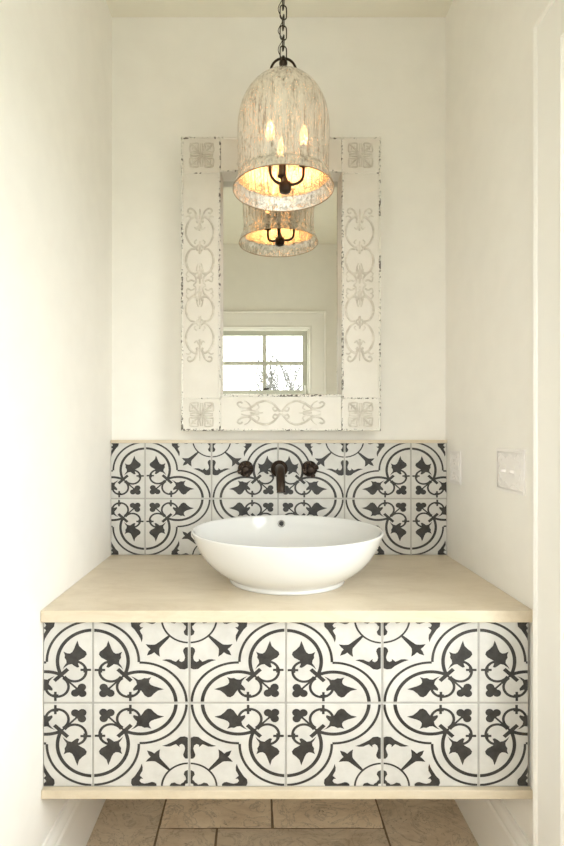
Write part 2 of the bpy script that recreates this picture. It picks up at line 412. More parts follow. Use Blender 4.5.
k = B(); k.lathe([(0, 0), (0.016, 0), (0.016, 0.006), (0.008, 0.010), (0, 0.012)], (0.03, YF - 0.042, zmr + 0.016), 20)
k.box(0.022, 0.062, YF - 0.050, YF - 0.036, zmr + 0.020, zmr + 0.031, 0.003); build_sub(k, 'window_lock', M_BRONZE, lo)
k = B(); k.tube([(0.325, YF - 0.02, zmr - 0.02), (0.325, YF - 0.012, zmr + 0.01), (0.322, YF - 0.015, zmr + 0.05)], [0.006, 0.005, 0.004]); k.box(0.314, 0.336, YF - 0.028, YF - 0.014, zmr - 0.045, zmr - 0.015, 0.003)
build_sub(k, 'window_latch', M_TRIM, lo)

# ------------------------------------------------------------------ patterned cement tiles
TW, TH = 0.2203, 0.1920
LAY = [0]
class Tri(list): pass
def tri(a, b_, c_):
    t = Tri((a, b_, c_)); t.k = LAY[0]; return t
def stroke(pts, w, taper=False):
    out = []; LAY[0] += 1; n = len(pts); P = [Vector(p[:2]) for p in pts]; Ls = []
    for i, p in enumerate(P):
        d = (P[min(i + 1, n - 1)] - P[max(i - 1, 0)]).normalized(); nn = Vector((-d.y, d.x))
        ww = (w[0] + (w[1] - w[0]) * i / (n - 1)) if isinstance(w, tuple) else w
        Ls.append((p + nn * ww / 2, p - nn * ww / 2))
    for i in range(n - 1):
        out.append(tri(Ls[i][0], Ls[i + 1][0], Ls[i + 1][1])); out.append(tri(Ls[i][0], Ls[i + 1][1], Ls[i][1]))
    return out
def fill(poly):
    P = [Vector((p[0], p[1], 0)) for p in poly]
    LAY[0] += 1
    return [tri(*[P[i].to_2d() for i in t]) for t in tessellate_polygon([P])]
def disc(cx, cy, r, n=14): return fill([(cx + r * math.cos(2 * PI * i / n), cy + r * math.sin(2 * PI * i / n)) for i in range(n)])
def remap(tr, f):
    out = []
    for t in tr:
        n_ = Tri(f(p) for p in t); n_.k = t.k + LAY[0]; out.append(n_)
    LAY[0] *= 2; return out
def swap(tr): return remap(tr, lambda p: Vector((p.y, p.x)))
def motif():
    T = []
    half = []
    half += stroke(arc(0.495, 0, 0.480, 0, 91, 30), 0.027)
    half += stroke(arc(0.495, 0, 0.370, 0, 119, 34), 0.037)
    # little ring with its leaf and tie
    half += stroke(arc(0.192, 0.374, 0.119, 95, 330, 36), 0.028)
    half += stroke([(0.022, 0.392), (0.132, 0.392)], 0.027); half += stroke([(0.084, 0.360), (0.084, 0.424)], 0.034)
    leaf = [(0.163, 0.742), (0.146, 0.678), (0.111, 0.638), (0.074, 0.608), (0.066, 0.575), (0.089, 0.541), (0.124, 0.520), (0.152, 0.501), (0.156, 0.463), (0.143, 0.425),
            (0.167, 0.419), (0.198, 0.440), (0.222, 0.461), (0.257, 0.453), (0.291, 0.427), (0.318, 0.398), (0.300, 0.438), (0.276, 0.474), (0.280, 0.509), (0.297, 0.537),
            (0.293, 0.568), (0.308, 0.610), (0.269, 0.589), (0.241, 0.587), (0.217, 0.604), (0.198, 0.642), (0.181, 0.694)]
    half += fill(leaf)
    T += half + swap(half)
    T += stroke([(0.402, 0.262), (0.262, 0.402)], 0.042)
    T += stroke([(0.33, 0.33), (0.15, 0.15)], 0.021)
    T += disc(0.186, 0.116, 0.044) + disc(0.116, 0.186, 0.044) + disc(0.112, 0.112, 0.044) + disc(0.145, 0.145, 0.045)
    # corner figure, measured from the far corner (1, 1)
    C_ = []
    C_ += stroke(arc(0, 0, 0.282, 0, 90, 20), 0.020)
    s = []
    s += fill([(0.0, 0.337), (0.037, 0.337), (0.056, 0.36), (0.061, 0.385), (0.046, 0.43), (0.040, 0.46), (0.050, 0.495), (0.074, 0.513), (0.1, 0.5), (0.098, 0.474),
               (0.118, 0.492), (0.135, 0.51), (0.160, 0.50), (0.194, 0.482), (0.235, 0.480), (0.278, 0.490), (0.235, 0.503), (0.194, 0.524), (0.13, 0.562),
               (0.093, 0.596), (0.046, 0.602), (0.0, 0.58)])
    s += fill([(0.0, 0.045), (0.05, 0.035), (0.085, 0.04), (0.05, 0.06), (0.030, 0.09), (0.035, 0.12), (0.055, 0.15), (0.045, 0.185), (0.02, 0.20), (0.0, 0.20)])
    C_ += s + swap(s)
    C_ += stroke([(0.195, 0.195), (0.23, 0.23), (0.285, 0.285), (0.325, 0.325)], (0.020, 0.062))
    C_ += fill([(0.262, 0.286), (0.294, 0.325), (0.306, 0.36), (0.307, 0.40), (0.300, 0.450), (0.335, 0.425), (0.360, 0.398), (0.385, 0.418), (0.436, 0.436), (0.418, 0.385),
                (0.398, 0.360), (0.425, 0.335), (0.450, 0.300), (0.40, 0.307), (0.36, 0.306), (0.325, 0.294), (0.286, 0.262)])
    T += remap(C_, lambda p: Vector((1 - p.x, 1 - p.y)))
    ks = sorted({t.k for t in T}); rank = {k: i for i, k in enumerate(ks)}
    for t in T: t.k = rank[t.k]
    return T
MOTIF = motif()
def clip(poly, x0, x1, z0, z1):
    for ax, lim, sgn in ((0, x0, 1), (0, x1, -1), (1, z0, 1), (1, z1, -1)):
        out = []
        for i in range(len(poly)):
            p, q = poly[i], poly[(i + 1) % len(poly)]
            dp, dq = (p[ax] - lim) * sgn, (q[ax] - lim) * sgn
            if dp >= 0: out.append(p)
            if dp * dq < 0: t = dp / (dp - dq); out.append((p[0] + (q[0] - p[0]) * t, p[1] + (q[1] - p[1]) * t))
        poly = out
        if len(poly) < 3: return []
    return poly
def tile_panel(x0, x1, z0, z1, y, qx, qz, thick):
    """front face of the tiles at depth y, facing -y; qx a quatrefoil centre, qz its height"""
    b = B(); b.box(x0, x1, y + 0.0015, y + thick, z0, z1, mi=1)
    g = 0.0024
    for i in range(-5, 6):
        for j in (-1, 0):
            cx0, cx1 = qx + i * TW, qx + (i + 1) * TW; cz0, cz1 = qz + j * TH, qz + (j + 1) * TH
            a0, a1 = max(cx0 + g, x0 + 0.001), min(cx1 - g, x1 - 0.001); c0, c1 = max(cz0 + g, z0), min(cz1 - g, z1)
            if a1 - a0 < 0.01: continue
            b.box(a0, a1, y, y + 0.006, c0, c1, 0.0007, 0, 1)
            ox = qx + (i if i % 2 == 0 else i + 1) * TW; sx = 1 if i % 2 == 0 else -1
            sz = 1 if j == 0 else -1
            dx, dz = random.uniform(-.0008, .0008), random.uniform(-.0008, .0008)
            for t in MOTIF:
                poly = [(ox + dx + sx * p.x * TW, qz + dz + sz * p.y * TH) for p in t]
                poly = clip(poly, a0 + 0.0008, a1 - 0.0008, c0 + 0.0008, c1 - 0.0008)
                if not poly: continue
                ar = sum(poly[k][0] * poly[(k + 1) % len(poly)][1] - poly[(k + 1) % len(poly)][0] * poly[k][1] for k in range(len(poly)))
                if abs(ar) < 1e-10: continue
                if ar < 0: poly = poly[::-1]
                f = b.bm.faces.new([b.bm.verts.new((p[0], y - 0.0003 - t.k * 1.6e-5, p[1])) for p in poly]); f.material_index = 2
    return b
QX = 0.0565
CT = 0.7357; CB = CT - 0.0268

van = thing('vanity_cabinet', ((XL + XR) / 2, 1.48, 0.308), 'wall-hung vanity box faced with black and white patterned tiles between stone edges', 'vanity')
tile_panel(XL + 0.001, XR - 0.006, 0.3283, CB - 0.0002, 1.204, QX, 0.5200, 0.014).build('tiled_front', [M_TW, M_GROUT, M_TB], van, recalc=False)
b = B(); b.box(XL + 0.001, XR - 0.002, 1.2185, YB - 0.001, 0.3285, CB - 0.0004); b.build('cabinet_body', M_TRIM, van)
b = B(); b.box(XL + 0.001, XR - 0.002, 1.192, YB - 0.001, 0.308, 0.3281, 0.0025); b.build('bottom_edge', M_STONE, van)

b = B(); b.box(XL + 0.0008, XR - 0.0008, 1.189, YB - 0.001, CB, CT, 0.0022)
tag(b.build('countertop', M_STONE), 'beige honed limestone countertop slab spanning wall to wall under the white basin', 'countertop')

bs = thing('tiled_backsplash', ((XL + XR) / 2, 1.754, CT), 'low splashback of black and white quatrefoil tiles on the wall behind the basin', 'backsplash')
tile_panel(XL + 0.001, XR - 0.001, CT + 0.0006, 1.1065, 1.746, QX, 0.9226, 0.0152).build('tiled_panel', [M_TW, M_GROUT, M_TB], bs, recalc=False)
b = B(); b.box(XL + 0.001, XR - 0.001, 1.742, YB - 0.0008, 1.1067, 1.117, 0.0015); b.build('cap_ledge', M_STONE, bs)

# ------------------------------------------------------------------ vessel basin
BC = Vector((0.0712, 1.452, CT + 0.0002)); RX, RY = 0.2615, 0.250
bas = thing('vessel_basin', BC, 'white glazed oval vessel basin standing on the beige countertop', 'basin')
prof = [(0.0, 0.003), (0.50, 0.003), (0.57, 0.0), (0.600, 0.0), (0.606, 0.003), (0.602, 0.0075), (0.600, 0.0095), (0.606, 0.0115), (0.64, 0.0165), (0.70, 0.0260), (0.765, 0.0385),
        (0.83, 0.0540), (0.885, 0.0720), (0.93, 0.0920), (0.965, 0.1120), (0.988, 0.1280), (0.998, 0.1350), (1.0, 0.1372), (0.997, 0.1388), (0.988, 0.1394), (0.976, 0.1388),
        (0.966, 0.1340), (0.945, 0.1180), (0.90, 0.0940), (0.83, 0.0710), (0.74, 0.0530), (0.62, 0.0400), (0.45, 0.0300), (0.25, 0.0265), (0.09, 0.0250), (0.0, 0.0250)]
b = B(); b.lathe([(r, h) for r, h in prof], BC, 96, 'z', RX, RY); b.build('bowl', M_CERAMIC, bas)
b = B(); b.lathe([(0, 0.0262), (0.010, 0.0262), (0.020, 0.0285), (0.024, 0.0275), (0.025, 0.0255), (0.024, 0.024)], BC, 32); b.build('drain', M_CHROME, bas)
# overflow ring on the inner back wall
oc = Vector((BC.x - 0.006, BC.y + 0.918 * RY, CT + 0.1150)); tilt = math.radians(-22)
b = B(); t = B()
t.lathe([(0.0, 0.000), (0.0062, 0.0005)], (0, 0, 0), 24, 'y', mi=1); t.lathe([(0.0060, -0.002), (0.0062, 0.0014), (0.0078, 0.0018), (0.0094, 0.0010), (0.0098, -0.002)], (0, 0, 0), 24, 'y')
b.merge(t.bm, Matrix.Translation(oc) @ Matrix.Rotation(tilt, 4, 'X') @ Matrix.Scale(1.2, 4)); b.build('overflow_ring', [M_CHROME, M_DARK], bas)

# ------------------------------------------------------------------ wall faucet
FZ = 1.0215; TY = 1.7455
fau = thing('wall_faucet', (0.0605, TY, FZ), 'dark bronze wall-mounted faucet with two handles set in the patterned backsplash', 'faucet')
b = B()
b.lathe([(0.0, 0), (0.0275, 0), (0.0285, 0.003), (0.0275, 0.007), (0.022, 0.010), (0.0165, 0.013), (0.0165, 0.020), (0.0, 0.020)], (0.0605, TY, FZ), 36, 'y')
b.build('spout_escutcheon', M_BRONZE, fau)
b = B()
pts = smooth_pts([(0.0605, TY - 0.012, FZ), (0.0605, TY - 0.045, FZ + 0.002), (0.061, TY - 0.075, FZ - 0.004), (0.0612, TY - 0.100, FZ - 0.022), (0.0615, TY - 0.118, FZ - 0.046), (0.0617, TY - 0.125, FZ - 0.066)], 6)
rs = [0.0160 - 0.0022 * min(1, i / (len(pts) * 0.6)) for i in range(len(pts))]; rs[-1] = 0.0138; rs[-2] = 0.0138; rs[-3] = 0.0125
b.tube(pts, rs, 18); b.build('spout', M_BRONZE, fau)
for hx in (-0.0505, 0.1600):
    h = B(); h.lathe([(0, 0), (0.0255, 0), (0.0265, 0.003), (0.025, 0.007), (0.019, 0.010), (0.012, 0.013), (0.0095, 0.026), (0.0105, 0.034), (0.0135, 0.037), (0.0135, 0.049), (0.009, 0.053), (0, 0.0545)], (hx, TY, FZ + 0.0005), 32, 'y')
    ho = h.build('handle', M_BRONZE, fau)
    c = B()
    for a in (20, 110, 200, 290):
        ca, sa = math.cos(math.radians(a)), math.sin(math.radians(a))
        P = lambda r: (hx + ca * r, TY - 0.043, FZ + 0.0005 + sa * r)
        c.tube([P(0.004), P(0.014), P(0.019), P(0.023), P(0.0258), P(0.027)], [0.0055, 0.0052, 0.0068, 0.0085, 0.007, 0.003], 12)
    build_sub(c, 'cross_lever', M_BRONZE, ho)
    # child of a mesh part whose own parent inverse cancels the empty: same world frame

# ------------------------------------------------------------------ framed mirror
MD = 1.670; GD = 1.720; PX = MD / F
fx = lambda px: (px - VX) * PX
fz = lambda py: EYE + (VY - py) * PX
X0, X1, Z0, Z1 = fx(181), fx(381), fz(431), fz(137)
IX0, IX1, IZ0, IZ1 = fx(220.6), fx(341.5), fz(394.5), fz(172.3)
mir = thing('wall_mirror', ((X0 + X1) / 2, YB, Z0), 'rectangular wall mirror in a distressed ivory carved frame above the backsplash', 'mirror')
SL = 0.005
def member(name, x0, x1, z0, z1, inner=None):
    """a board of the frame with raised, worn edge beads"""
    b = B(); b.box(x0 + .0006, x1 - .0006, MD, YB - 0.002, z0 + .0006, z1 - .0006, 0.0012, 0, 1)
    return b
def bead(b, p, q, r=0.0034):
    """worn bead line on the face of the frame"""
    p, q = Vector(p), Vector(q); n = max(3, int((q - p).length / 0.006)); pts = []; rr = []
    for i in range(n + 1):
        t = i / n; w = 0.0005
        pts.append(p.lerp(q, t) + Vector((random.uniform(-w, w), 0, random.uniform(-w, w)))); rr.append(r * random.uniform(0.9, 1.1))
    b.tube(pts, rr, 8, mi=1)
S1, S0 = fx(221), fx(341)
KT, KB = fz(172.8), fz(398.6)                           # block joints
BX0, BX1 = fx(220.6), fx(341.5)
e = 0.0035
# stiles
for x0, x1 in ((X0, IX0), (IX1, X1)):
    b = member('stile', x0, x1, KB, KT)
    bead(b, (x0 + e, MD, KB), (x0 + e, MD, KT)); bead(b, (x1 - e, MD, KB), (x1 - e, MD, KT))
    bead(b, (x0 + 2 * e, MD + .001, KT - 0.001), (x1 - 2 * e, MD + .001, KT - 0.001), 0.0024); bead(b, (x0 + 2 * e, MD + .001, KB + 0.001), (x1 - 2 * e, MD + .001, KB + 0.001), 0.0024)
    so = b.build('stile', [M_FRAME, M_EDGE], mir)
    # scroll relief
    cx, cz = fx(199.8 if x0 < 0 else 359.7), fz(285); r = B()
    def rel(pts, rad, mx=1, mz=1, sh=0.0):
        pp = smooth_pts([(cx + mx * p[0] * PX, MD + 0.0006, cz + mz * (p[1]) * PX) for p in pts], 5)
        rad = tuple(x * 1.6 for x in rad) if isinstance(rad, tuple) else rad * 1.6
        n = len(pp); rr = [max(0.0006, (rad if not isinstance(rad, tuple) else rad[0] + (rad[1] - rad[0]) * i / (n - 1))) * (1 if i not in (0, n - 1) else 0.5) for i in range(n)]
        r.tube(pp, rr, 8)
    for mx in (1, -1):
        for mz in (1, -1):
            rel([(2, 38.5), (5, 38), (10, 42), (13.6, 50), (13.2, 58), (9.5, 65), (4.5, 68), (2.0, 65), (3.5, 62.5)], (0.0021, 0.0030), mx, mz)
            rel([(4, 36), (9, 35.5), (12.8, 30), (13.6, 22), (10.5, 14.5), (6, 11.5), (2.5, 13), (3, 16)], (0.0024, 0.0030), mx, mz)
            rel([(1.5, 34), (3.5, 37), (1.0, 40.5)], 0.0020, mx, mz)
            rel([(2.0, 64), (3.5, 70), (6.0, 74.5), (10, 76.5), (12.2, 74), (10.5, 71.5), (8.5, 72.5)], (0.0024, 0.0018), mx, mz)
            rel([(7.5, 66), (11, 69), (14, 68)], (0.0020, 0.0014), mx, mz)
            rel([(8, 12), (4.2, 8), (3.6, 3), (6.5, -0.0)], (0.0024, 0.0018), mx, mz)
            rel([(5.0, 3.5), (8.5, 5.0), (12, 3.5), (13, 7.5), (10.5, 8.5)], (0.0022, 0.0014), mx, mz)
            rel([(10.5, 14.5), (13.5, 11), (12, 9)], (0.0019, 0.0012), mx, mz)
            rel([(1.2, 22), (2.8, 17), (1.0, 12), (1.8, 6)], (0.0014, 0.0022), mx, mz)
            rel([(1.0, 60), (3.0, 56), (5.5, 58)], (0.0018, 0.0013), mx, mz)
            rel([(3.0, 45.5), (5.5, 43), (4.0, 41)], (0.0016, 0.0013), mx, mz)
    for mz in (1, -1):
        rel([(0, 76), (0, 70), (0, 62), (0, 54)], (0.0014, 0.0026), 1, mz); rel([(0, 44), (0, 37), (0, 31)], (0.0018, 0.0028), 1, mz)
        rel([(0, 20), (0, 12), (0, 1)], (0.0013, 0.0026), 1, mz)
    build_sub(r, 'scroll_relief', M_RELIEF, so)
# rails
for z0, z1, top in ((IZ1, Z1, True), (Z0, IZ0, False)):
    b = member('rail', BX0, BX1, z0, z1)
    bead(b, (BX0, MD, z0 + e), (BX1, MD, z0 + e), 0.0036); bead(b, (BX0, MD, z1 - e), (BX1, MD, z1 - e), 0.0036)
    ro = b.build('top_rail' if top else 'bottom_rail', [M_FRAME, M_EDGE], mir)
    cx, cz = fx(281), (z0 + z1) / 2; r = B()
    def relh(pts, rad, mx=1, mz=1):
        pp = smooth_pts([(cx + mx * p[0] * PX, MD + 0.0006, cz + mz * p[1] * PX) for p in pts], 5); n = len(pp); rad = tuple(x * 1.6 for x in rad) if isinstance(rad, tuple) else rad * 1.6
        rr = [max(0.0006, (rad if not isinstance(rad, tuple) else rad[0] + (rad[1] - rad[0]) * i / (n - 1))) * (1 if i not in (0, n - 1) else 0.5) for i in range(n)]
        r.tube(pp, rr, 8)
    for mx in (1, -1):
        for mz in (1, -1):
            relh([(1.5, 2), (4, 5), (8, 9), (15, 11.8), (23, 10), (28, 6.5), (31, 4.5), (30, 2.5)], (0.0022, 0.0028), mx, mz)
            relh([(0.5, 1), (3, 2.5), (6.5, 1.8), (8, 4.5), (6, 6)], (0.0024, 0.0015), mx, mz)
            relh([(26, 8), (30, 5.0), (36, 4.5), (41, 6), (43.5, 9), (41, 10.8), (38.5, 9.2)], (0.0018, 0.0022), mx, mz)
            relh([(22, 1.0), (27, 2.0), (33, 2.8), (40, 1.2)], (0.0022, 0.0013), mx, mz)
            relh([(30, 6), (33, 10), (37, 12)], (0.0018, 0.0012), mx, mz)
            relh([(24, 9.5), (22, 5), (25, 3)], (0.0017, 0.0012), mx, mz)
    relh([(18, 0), (24, 0), (31, 0)], (0.0014, 0.0024)); relh([(-18, 0), (-24, 0), (-31, 0)], (0.0014, 0.0024))
    build_sub(r, 'scroll_relief', M_RELIEF, ro)
# corner blocks
for x0, x1 in ((X0, BX0), (BX1, X1)):
    for z0, z1 in ((Z0, KB), (KT, Z1)):
        b = member('corner_block', x0, x1, z0, z1)
        if x0 == X0: bead(b, (x0 + e, MD, z0), (x0 + e, MD, z1)); bead(b, (x1 - e * .6, MD + .001, z0 + .003), (x1 - e * .6, MD + .001, z1 - .003), 0.0026)
        else: bead(b, (x1 - e, MD, z0), (x1 - e, MD, z1)); bead(b, (x0 + e * .6, MD + .001, z0 + .003), (x0 + e * .6, MD + .001, z1 - .003), 0.0026)
        if z0 == Z0: bead(b, (x0 + e, MD, z0 + e), (x1 - e, MD, z0 + e))
        else: bead(b, (x0 + e, MD, z1 - e), (x1 - e, MD, z1 - e))
        bo = b.build('corner_block', [M_FRAME, M_EDGE], mir)
        cx, cz = fx(201.5 if x0 == X0 else 360.5), (z0 + z1) / 2 + (0.001 if z0 == Z0 else -0.001); r = B()
        hs = 0.0385
        def ros(pts, rad):
            pp = smooth_pts([(cx + p[0] * hs, MD - 0.0003, cz + p[1] * hs) for p in pts], 4); n = len(pp)
            r.tube(pp, [max(.0005, rad[0] + (rad[1] - rad[0]) * i / (n - 1)) for i in range(n)], 8)
        for q in range(4):
            ca, sa = [(1, 0), (0, 1), (-1, 0), (0, -1)][q]
            R = lambda p: (p[0] * ca - p[1] * sa, p[0] * sa + p[1] * ca)
            for pts, rad in (([(0.14, 0.07), (0.5, 0.10), (0.95, 0.06)], (0.0030, 0.0018)), ([(0.14, -0.07), (0.5, -0.12), (0.95, -0.06)], (0.0030, 0.0018)),
                             ([(0.2, 0.2), (0.55, 0.5), (0.92, 0.9)], (0.0038, 0.0026)),
                             ([(0.3, 0.22), (0.65, 0.3), (0.95, 0.28), (0.98, 0.6), (0.92, 0.95)], (0.0020, 0.0026)),
                             ([(0.22, 0.3), (0.3, 0.65), (0.28, 0.95), (0.6, 0.98), (0.95, 0.92)], (0.0020, 0.0026)),
                             ([(0.45, 0.75), (0.62, 0.72), (0.72, 0.6), (0.75, 0.45)], (0.0018, 0.0018))):
                ros([R(p) for p in pts], rad)
        r.lathe([(0.0065, -0.001), (0.006, 0.003), (0.003, 0.0048), (0, 0.005)], (cx, MD, cz), 16, 'y')
        build_sub(r, 'rosette', M_RELIEF, bo)
# slanted inner lip and glass
lip = B()
outer = [(IX0, IZ0), (IX1, IZ0), (IX1, IZ1), (IX0, IZ1)]; inn = [(IX0 + SL, IZ0 + SL), (IX1 - SL, IZ0 + SL), (IX1 - SL, IZ1 - SL), (IX0 + SL, IZ1 - SL)]
va = [lip.bm.verts.new((p[0], MD + 0.002, p[1])) for p in outer]; vb = [lip.bm.verts.new((p[0], GD + 0.001, p[1])) for p in inn]
vc = [lip.bm.verts.new((p[0], GD + 0.001, p[1])) for p in outer]
for i in range(4):
    j = (i + 1) % 4; lip.bm.faces.new((va[i], va[j], vb[j], vb[i])); lip.bm.faces.new((vb[i], vb[j], vc[j], vc[i])); lip.bm.faces.new((vc[i], vc[j], va[j], va[i]))
lip.build('inner_lip', M_FRAME, mir)
b = B(); b.box(IX0 - 0.000, IX1 + 0.000, GD, GD + 0.004, IZ0, IZ1); b.build('mirror_glass', M_MIRROR, mir)

# ------------------------------------------------------------------ bell jar pendant
LC = Vector(((283.3 - VX) * 1.51 / F, 1.51, 0)); Kp = 1.51 / F
LZ = lambda py: EYE + (VY - py) * Kp
lamp = thing('pendant_lamp', (LC.x, LC.y, ZC), 'bell-shaped mercury glass pendant lamp hanging on a bronze chain before the mirror', 'pendant lamp')
bp = [(50.3, 190), (49.6, 187), (48.7, 183.5), (47.3, 180), (45.6, 177), (45.1, 174), (45.3, 168), (45.5, 160), (45.7, 150), (46.0, 140), (46.1, 131), (45.3, 121), (43.4, 111), (40.2, 102), (35.6, 94), (29.5, 87), (22.5, 81.5), (16, 77.5), (12, 75), (6, 74), (0.8, 73.8)]
bpp = [(p.x, p.y) for p in smooth_pts([(a, c, 0) for a, c in bp], 3)]
b = B(); outer_p = [(r_ * Kp, LZ(y_)) for r_, y_ in bpp]
b.lathe(outer_p, (LC.x, LC.y, 0), 72)
shade = b.build('glass_shade', M_MERC, lamp, recalc=True)
rimz = outer_p[0][1]
b = B(); b.tube([(LC.x + outer_p[0][0] * math.cos(a), LC.y + outer_p[0][0] * math.sin(a), rimz) for a in [2 * PI * i / 72 for i in range(73)]], 0.0013, 8, caps=False)
build_sub(b, 'rim_bead', M_RIM, shade)
# crown: boss, loop and three claws on the neck
zt = LZ(66.5)
b = B(); b.lathe([(0, 0.030), (0.0045, 0.029), (0.006, 0.022), (0.009, 0.016), (0.012, 0.012), (0.012, 0.006), (0.006, 0.0), (0.003, -0.008), (0, -0.008)], (LC.x, LC.y, zt), 20)
for a in (-5, 88, 185):
    ca, sa = math.cos(math.radians(a)), math.sin(math.radians(a))
    P = lambda r, z: (LC.x + r * ca, LC.y + r * sa, zt + z)
    b.tube(smooth_pts([P(0.003, 0.022), P(0.015, 0.019), P(0.0265, 0.010), P(0.034, -0.003), P(0.036, -0.013)], 4), 0.0036, 8)
b.build('crown', M_BRONZE, lamp)
# chain
zc = zt + 0.026; pitch = 0.0292; i = 0
while zc < ZC - 0.035:
    h = 0.0205; w = 0.0095; pts = []
    for k in range(25):
        a = 2 * PI * k / 24; x = w * math.cos(a); z = (h - w) * (1 if math.sin(a) >= 0 else -1) + w * math.sin(a)
        if k in (0, 12, 24): z = 0
        pts.append((x, 0, z))
    b = B(); rot = Matrix.Rotation(math.radians(12 if i % 2 == 0 else 100), 3, 'Z')
    b.tube([rot @ Vector(p) + Vector((LC.x, LC.y, zc + 0.012)) for p in pts], 0.0018, 8, caps=False)
    b.build('chain_link', M_BRONZE, lamp); zc += pitch; i += 1
pts = []; z = zt + 0.018
while z < ZC - 0.012:
    a = (z - zt) / (2 * pitch) * 2 * PI; pts.append((LC.x - 0.009 + 0.006 * math.sin(a), LC.y - 0.003 + 0.004 * math.cos(a * 0.5), z)); z += 0.006
b = B(); b.tube(pts, 0.0011, 6); b.build('lamp_cord', M_BRONZE, lamp)
b = B(); b.lathe([(0, -0.040), (0.006, -0.040), (0.008, -0.030), (0.016, -0.026), (0.045, -0.018), (0.058, -0.006), (0.060, 0.0), (0, 0.0)], (LC.x, LC.y, ZC - 0.0002), 40); b.build('ceiling_canopy', M_BRONZE, lamp)
# candelabra
hz = LZ(188.5)
HX = LC.x + 0.005
b = B(); b.tube([(LC.x, LC.y, zt - 0.004), (HX, LC.y, hz)], 0.0034, 10)
b.lathe([(0, -0.016), (0.005, -0.015), (0.012, -0.012), (0.0165, -0.010), (0.018, 0.004), (0.0165, 0.016), (0.010, 0.018), (0.007, 0.030), (0.004, 0.034)], (HX, LC.y, hz), 24)
b.build('lamp_stem', M_BRONZE, lamp)
for a in (-12, 98, 215):
    ca, sa = math.cos(math.radians(a)), math.sin(math.radians(a))
    P = lambda r, z: (HX + r * ca, LC.y + r * sa, hz + z)
    b = B(); b.tube(smooth_pts([P(0.010, 0.010), P(0.030, 0.010), P(0.047, 0.019), P(0.053, 0.036), P(0.053, 0.058)], 5), 0.0043, 10)
    c = P(0.053, 0.055); b.lathe([(0.004, 0), (0.013, 0.004), (0.014, 0.007), (0.011, 0.008), (0, 0.008)], c, 20)
    ao = b.build('candle_arm', M_BRONZE, lamp)
    c2 = (c[0], c[1], c[2] + 0.008)
    b = B(); b.lathe([(0.0, 0), (0.0095, 0), (0.0095, 0.052), (0.008, 0.054), (0.0, 0.054)], c2, 20); build_sub(b, 'candle_sleeve', M_SLEEVE, ao)
    c3 = (c[0], c[1], c2[2] + 0.054)
    b = B(); b.lathe([(0.0, 0), (0.006, 0.0), (0.0085, 0.006), (0.0125, 0.018), (0.0130, 0.027), (0.0105, 0.040), (0.006, 0.052), (0.002, 0.060), (0, 0.062)], c3, 20); build_sub(b, 'bulb', M_BULB, ao)

# ------------------------------------------------------------------ plates on the right wall
def plate(name, ya, yb, za, zb, label, cat, kind):
    cy, cz = (ya + yb) / 2, (za + zb) / 2
    t = thing(name, (XR, cy, cz), label, cat)
    b = B(); b.box(XR - 0.0045, XR - 0.0002, ya, yb, za, zb, 0.0018, seg=2)
    w, h = yb - ya, zb - za
    # raised scrolled border
    b2 = B(); hw, hh = w / 2 - 0.009, h / 2 - 0.009
    P = lambda u, v: (XR - 0.0046, cy + u * hw, cz + v * hh)
    bo = b.build('cover_plate', M_PLATE, t)
    b2.tube([P(-1, -1), P(-1, 1), P(1, 1), P(1, -1), P(-1, -1)], 0.0013, 6, caps=False)
    for sx in (1, -1):
        for sy in (1, -1):
            b2.tube(smooth_pts([P(sx * 0.08, sy * 0.85), P(sx * 0.35, sy * 0.72), P(sx * 0.7, sy * 0.9), P(sx * 0.9, sy * 0.65), P(sx * 0.72, sy * 0.5), P(sx * 0.62, sy * 0.64)], 5), 0.0014, 6)
            b2.tube(smooth_pts([P(sx * 0.9, sy * 0.1), P(sx * 0.78, sy * 0.3), P(sx * 0.86, sy * 0.5)], 5), 0.0012, 6)
    build_sub(b2, 'scroll_border', M_PLATE, bo)
    if kind == 'toggle':
        for s in (-1, 1):
            y = cy + s * 0.023
            k = B(); k.box(XR - 0.0052, XR - 0.004, y - 0.0055, y + 0.0055, cz - 0.013, cz + 0.013, 0.0004)
            k.prism([(-0.004, -0.002), (0.004, -0.002), (0.0045, 0.010), (-0.001, 0.012)], lambda p, h: Vector((XR - 0.005 - p[1], h, cz + p[0] - 0.002)), y - 0.0035, y + 0.0035)
            k.build('toggle_switch', M_PLATE, t)
            for v in (-0.030, 0.030):
                sc = B(); sc.lathe([(0, 0.0056), (0.0028, 0.0052), (0.003, 0.004)], (XR, y, cz + v), 12, 'x'); sc.build('screw', M_PLATE, t)
    else:
        for v in (-0.020, 0.020):
            k = B(); k.box(XR - 0.0058, XR - 0.004, cy - 0.015, cy + 0.015, cz + v - 0.0135, cz + v + 0.0135, 0.0012)
            for u in (-0.006, 0.006): k.box(XR - 0.0061, XR - 0.0057, cy + u - 0.001, cy + u + 0.001, cz + v - 0.003, cz + v + 0.006, 0, 1)
            k.box(XR - 0.0061, XR - 0.0057, cy - 0.002, cy + 0.002, cz + v - 0.0105, cz + v - 0.0065, 0, 1)
            k.build('outlet_socket', [M_PLATE, M_TOGGLE], t)
        sc = B(); sc.lathe([(0, 0.0056), (0.0028, 0.0052), (0.003, 0.004)], (XR, cy, cz), 12, 'x'); sc.build('screw', M_PLATE, t)
plate('light_switch', 1.229, 1.373, 0.990, 1.0985, 'white double light switch plate with two toggles on the right wall near the door trim', 'light switch', 'toggle')
plate('wall_outlet', 1.622, 1.712, 0.9785, 1.0830, 'narrow white outlet plate on the right wall beside the backsplash end', 'outlet', 'outlet')

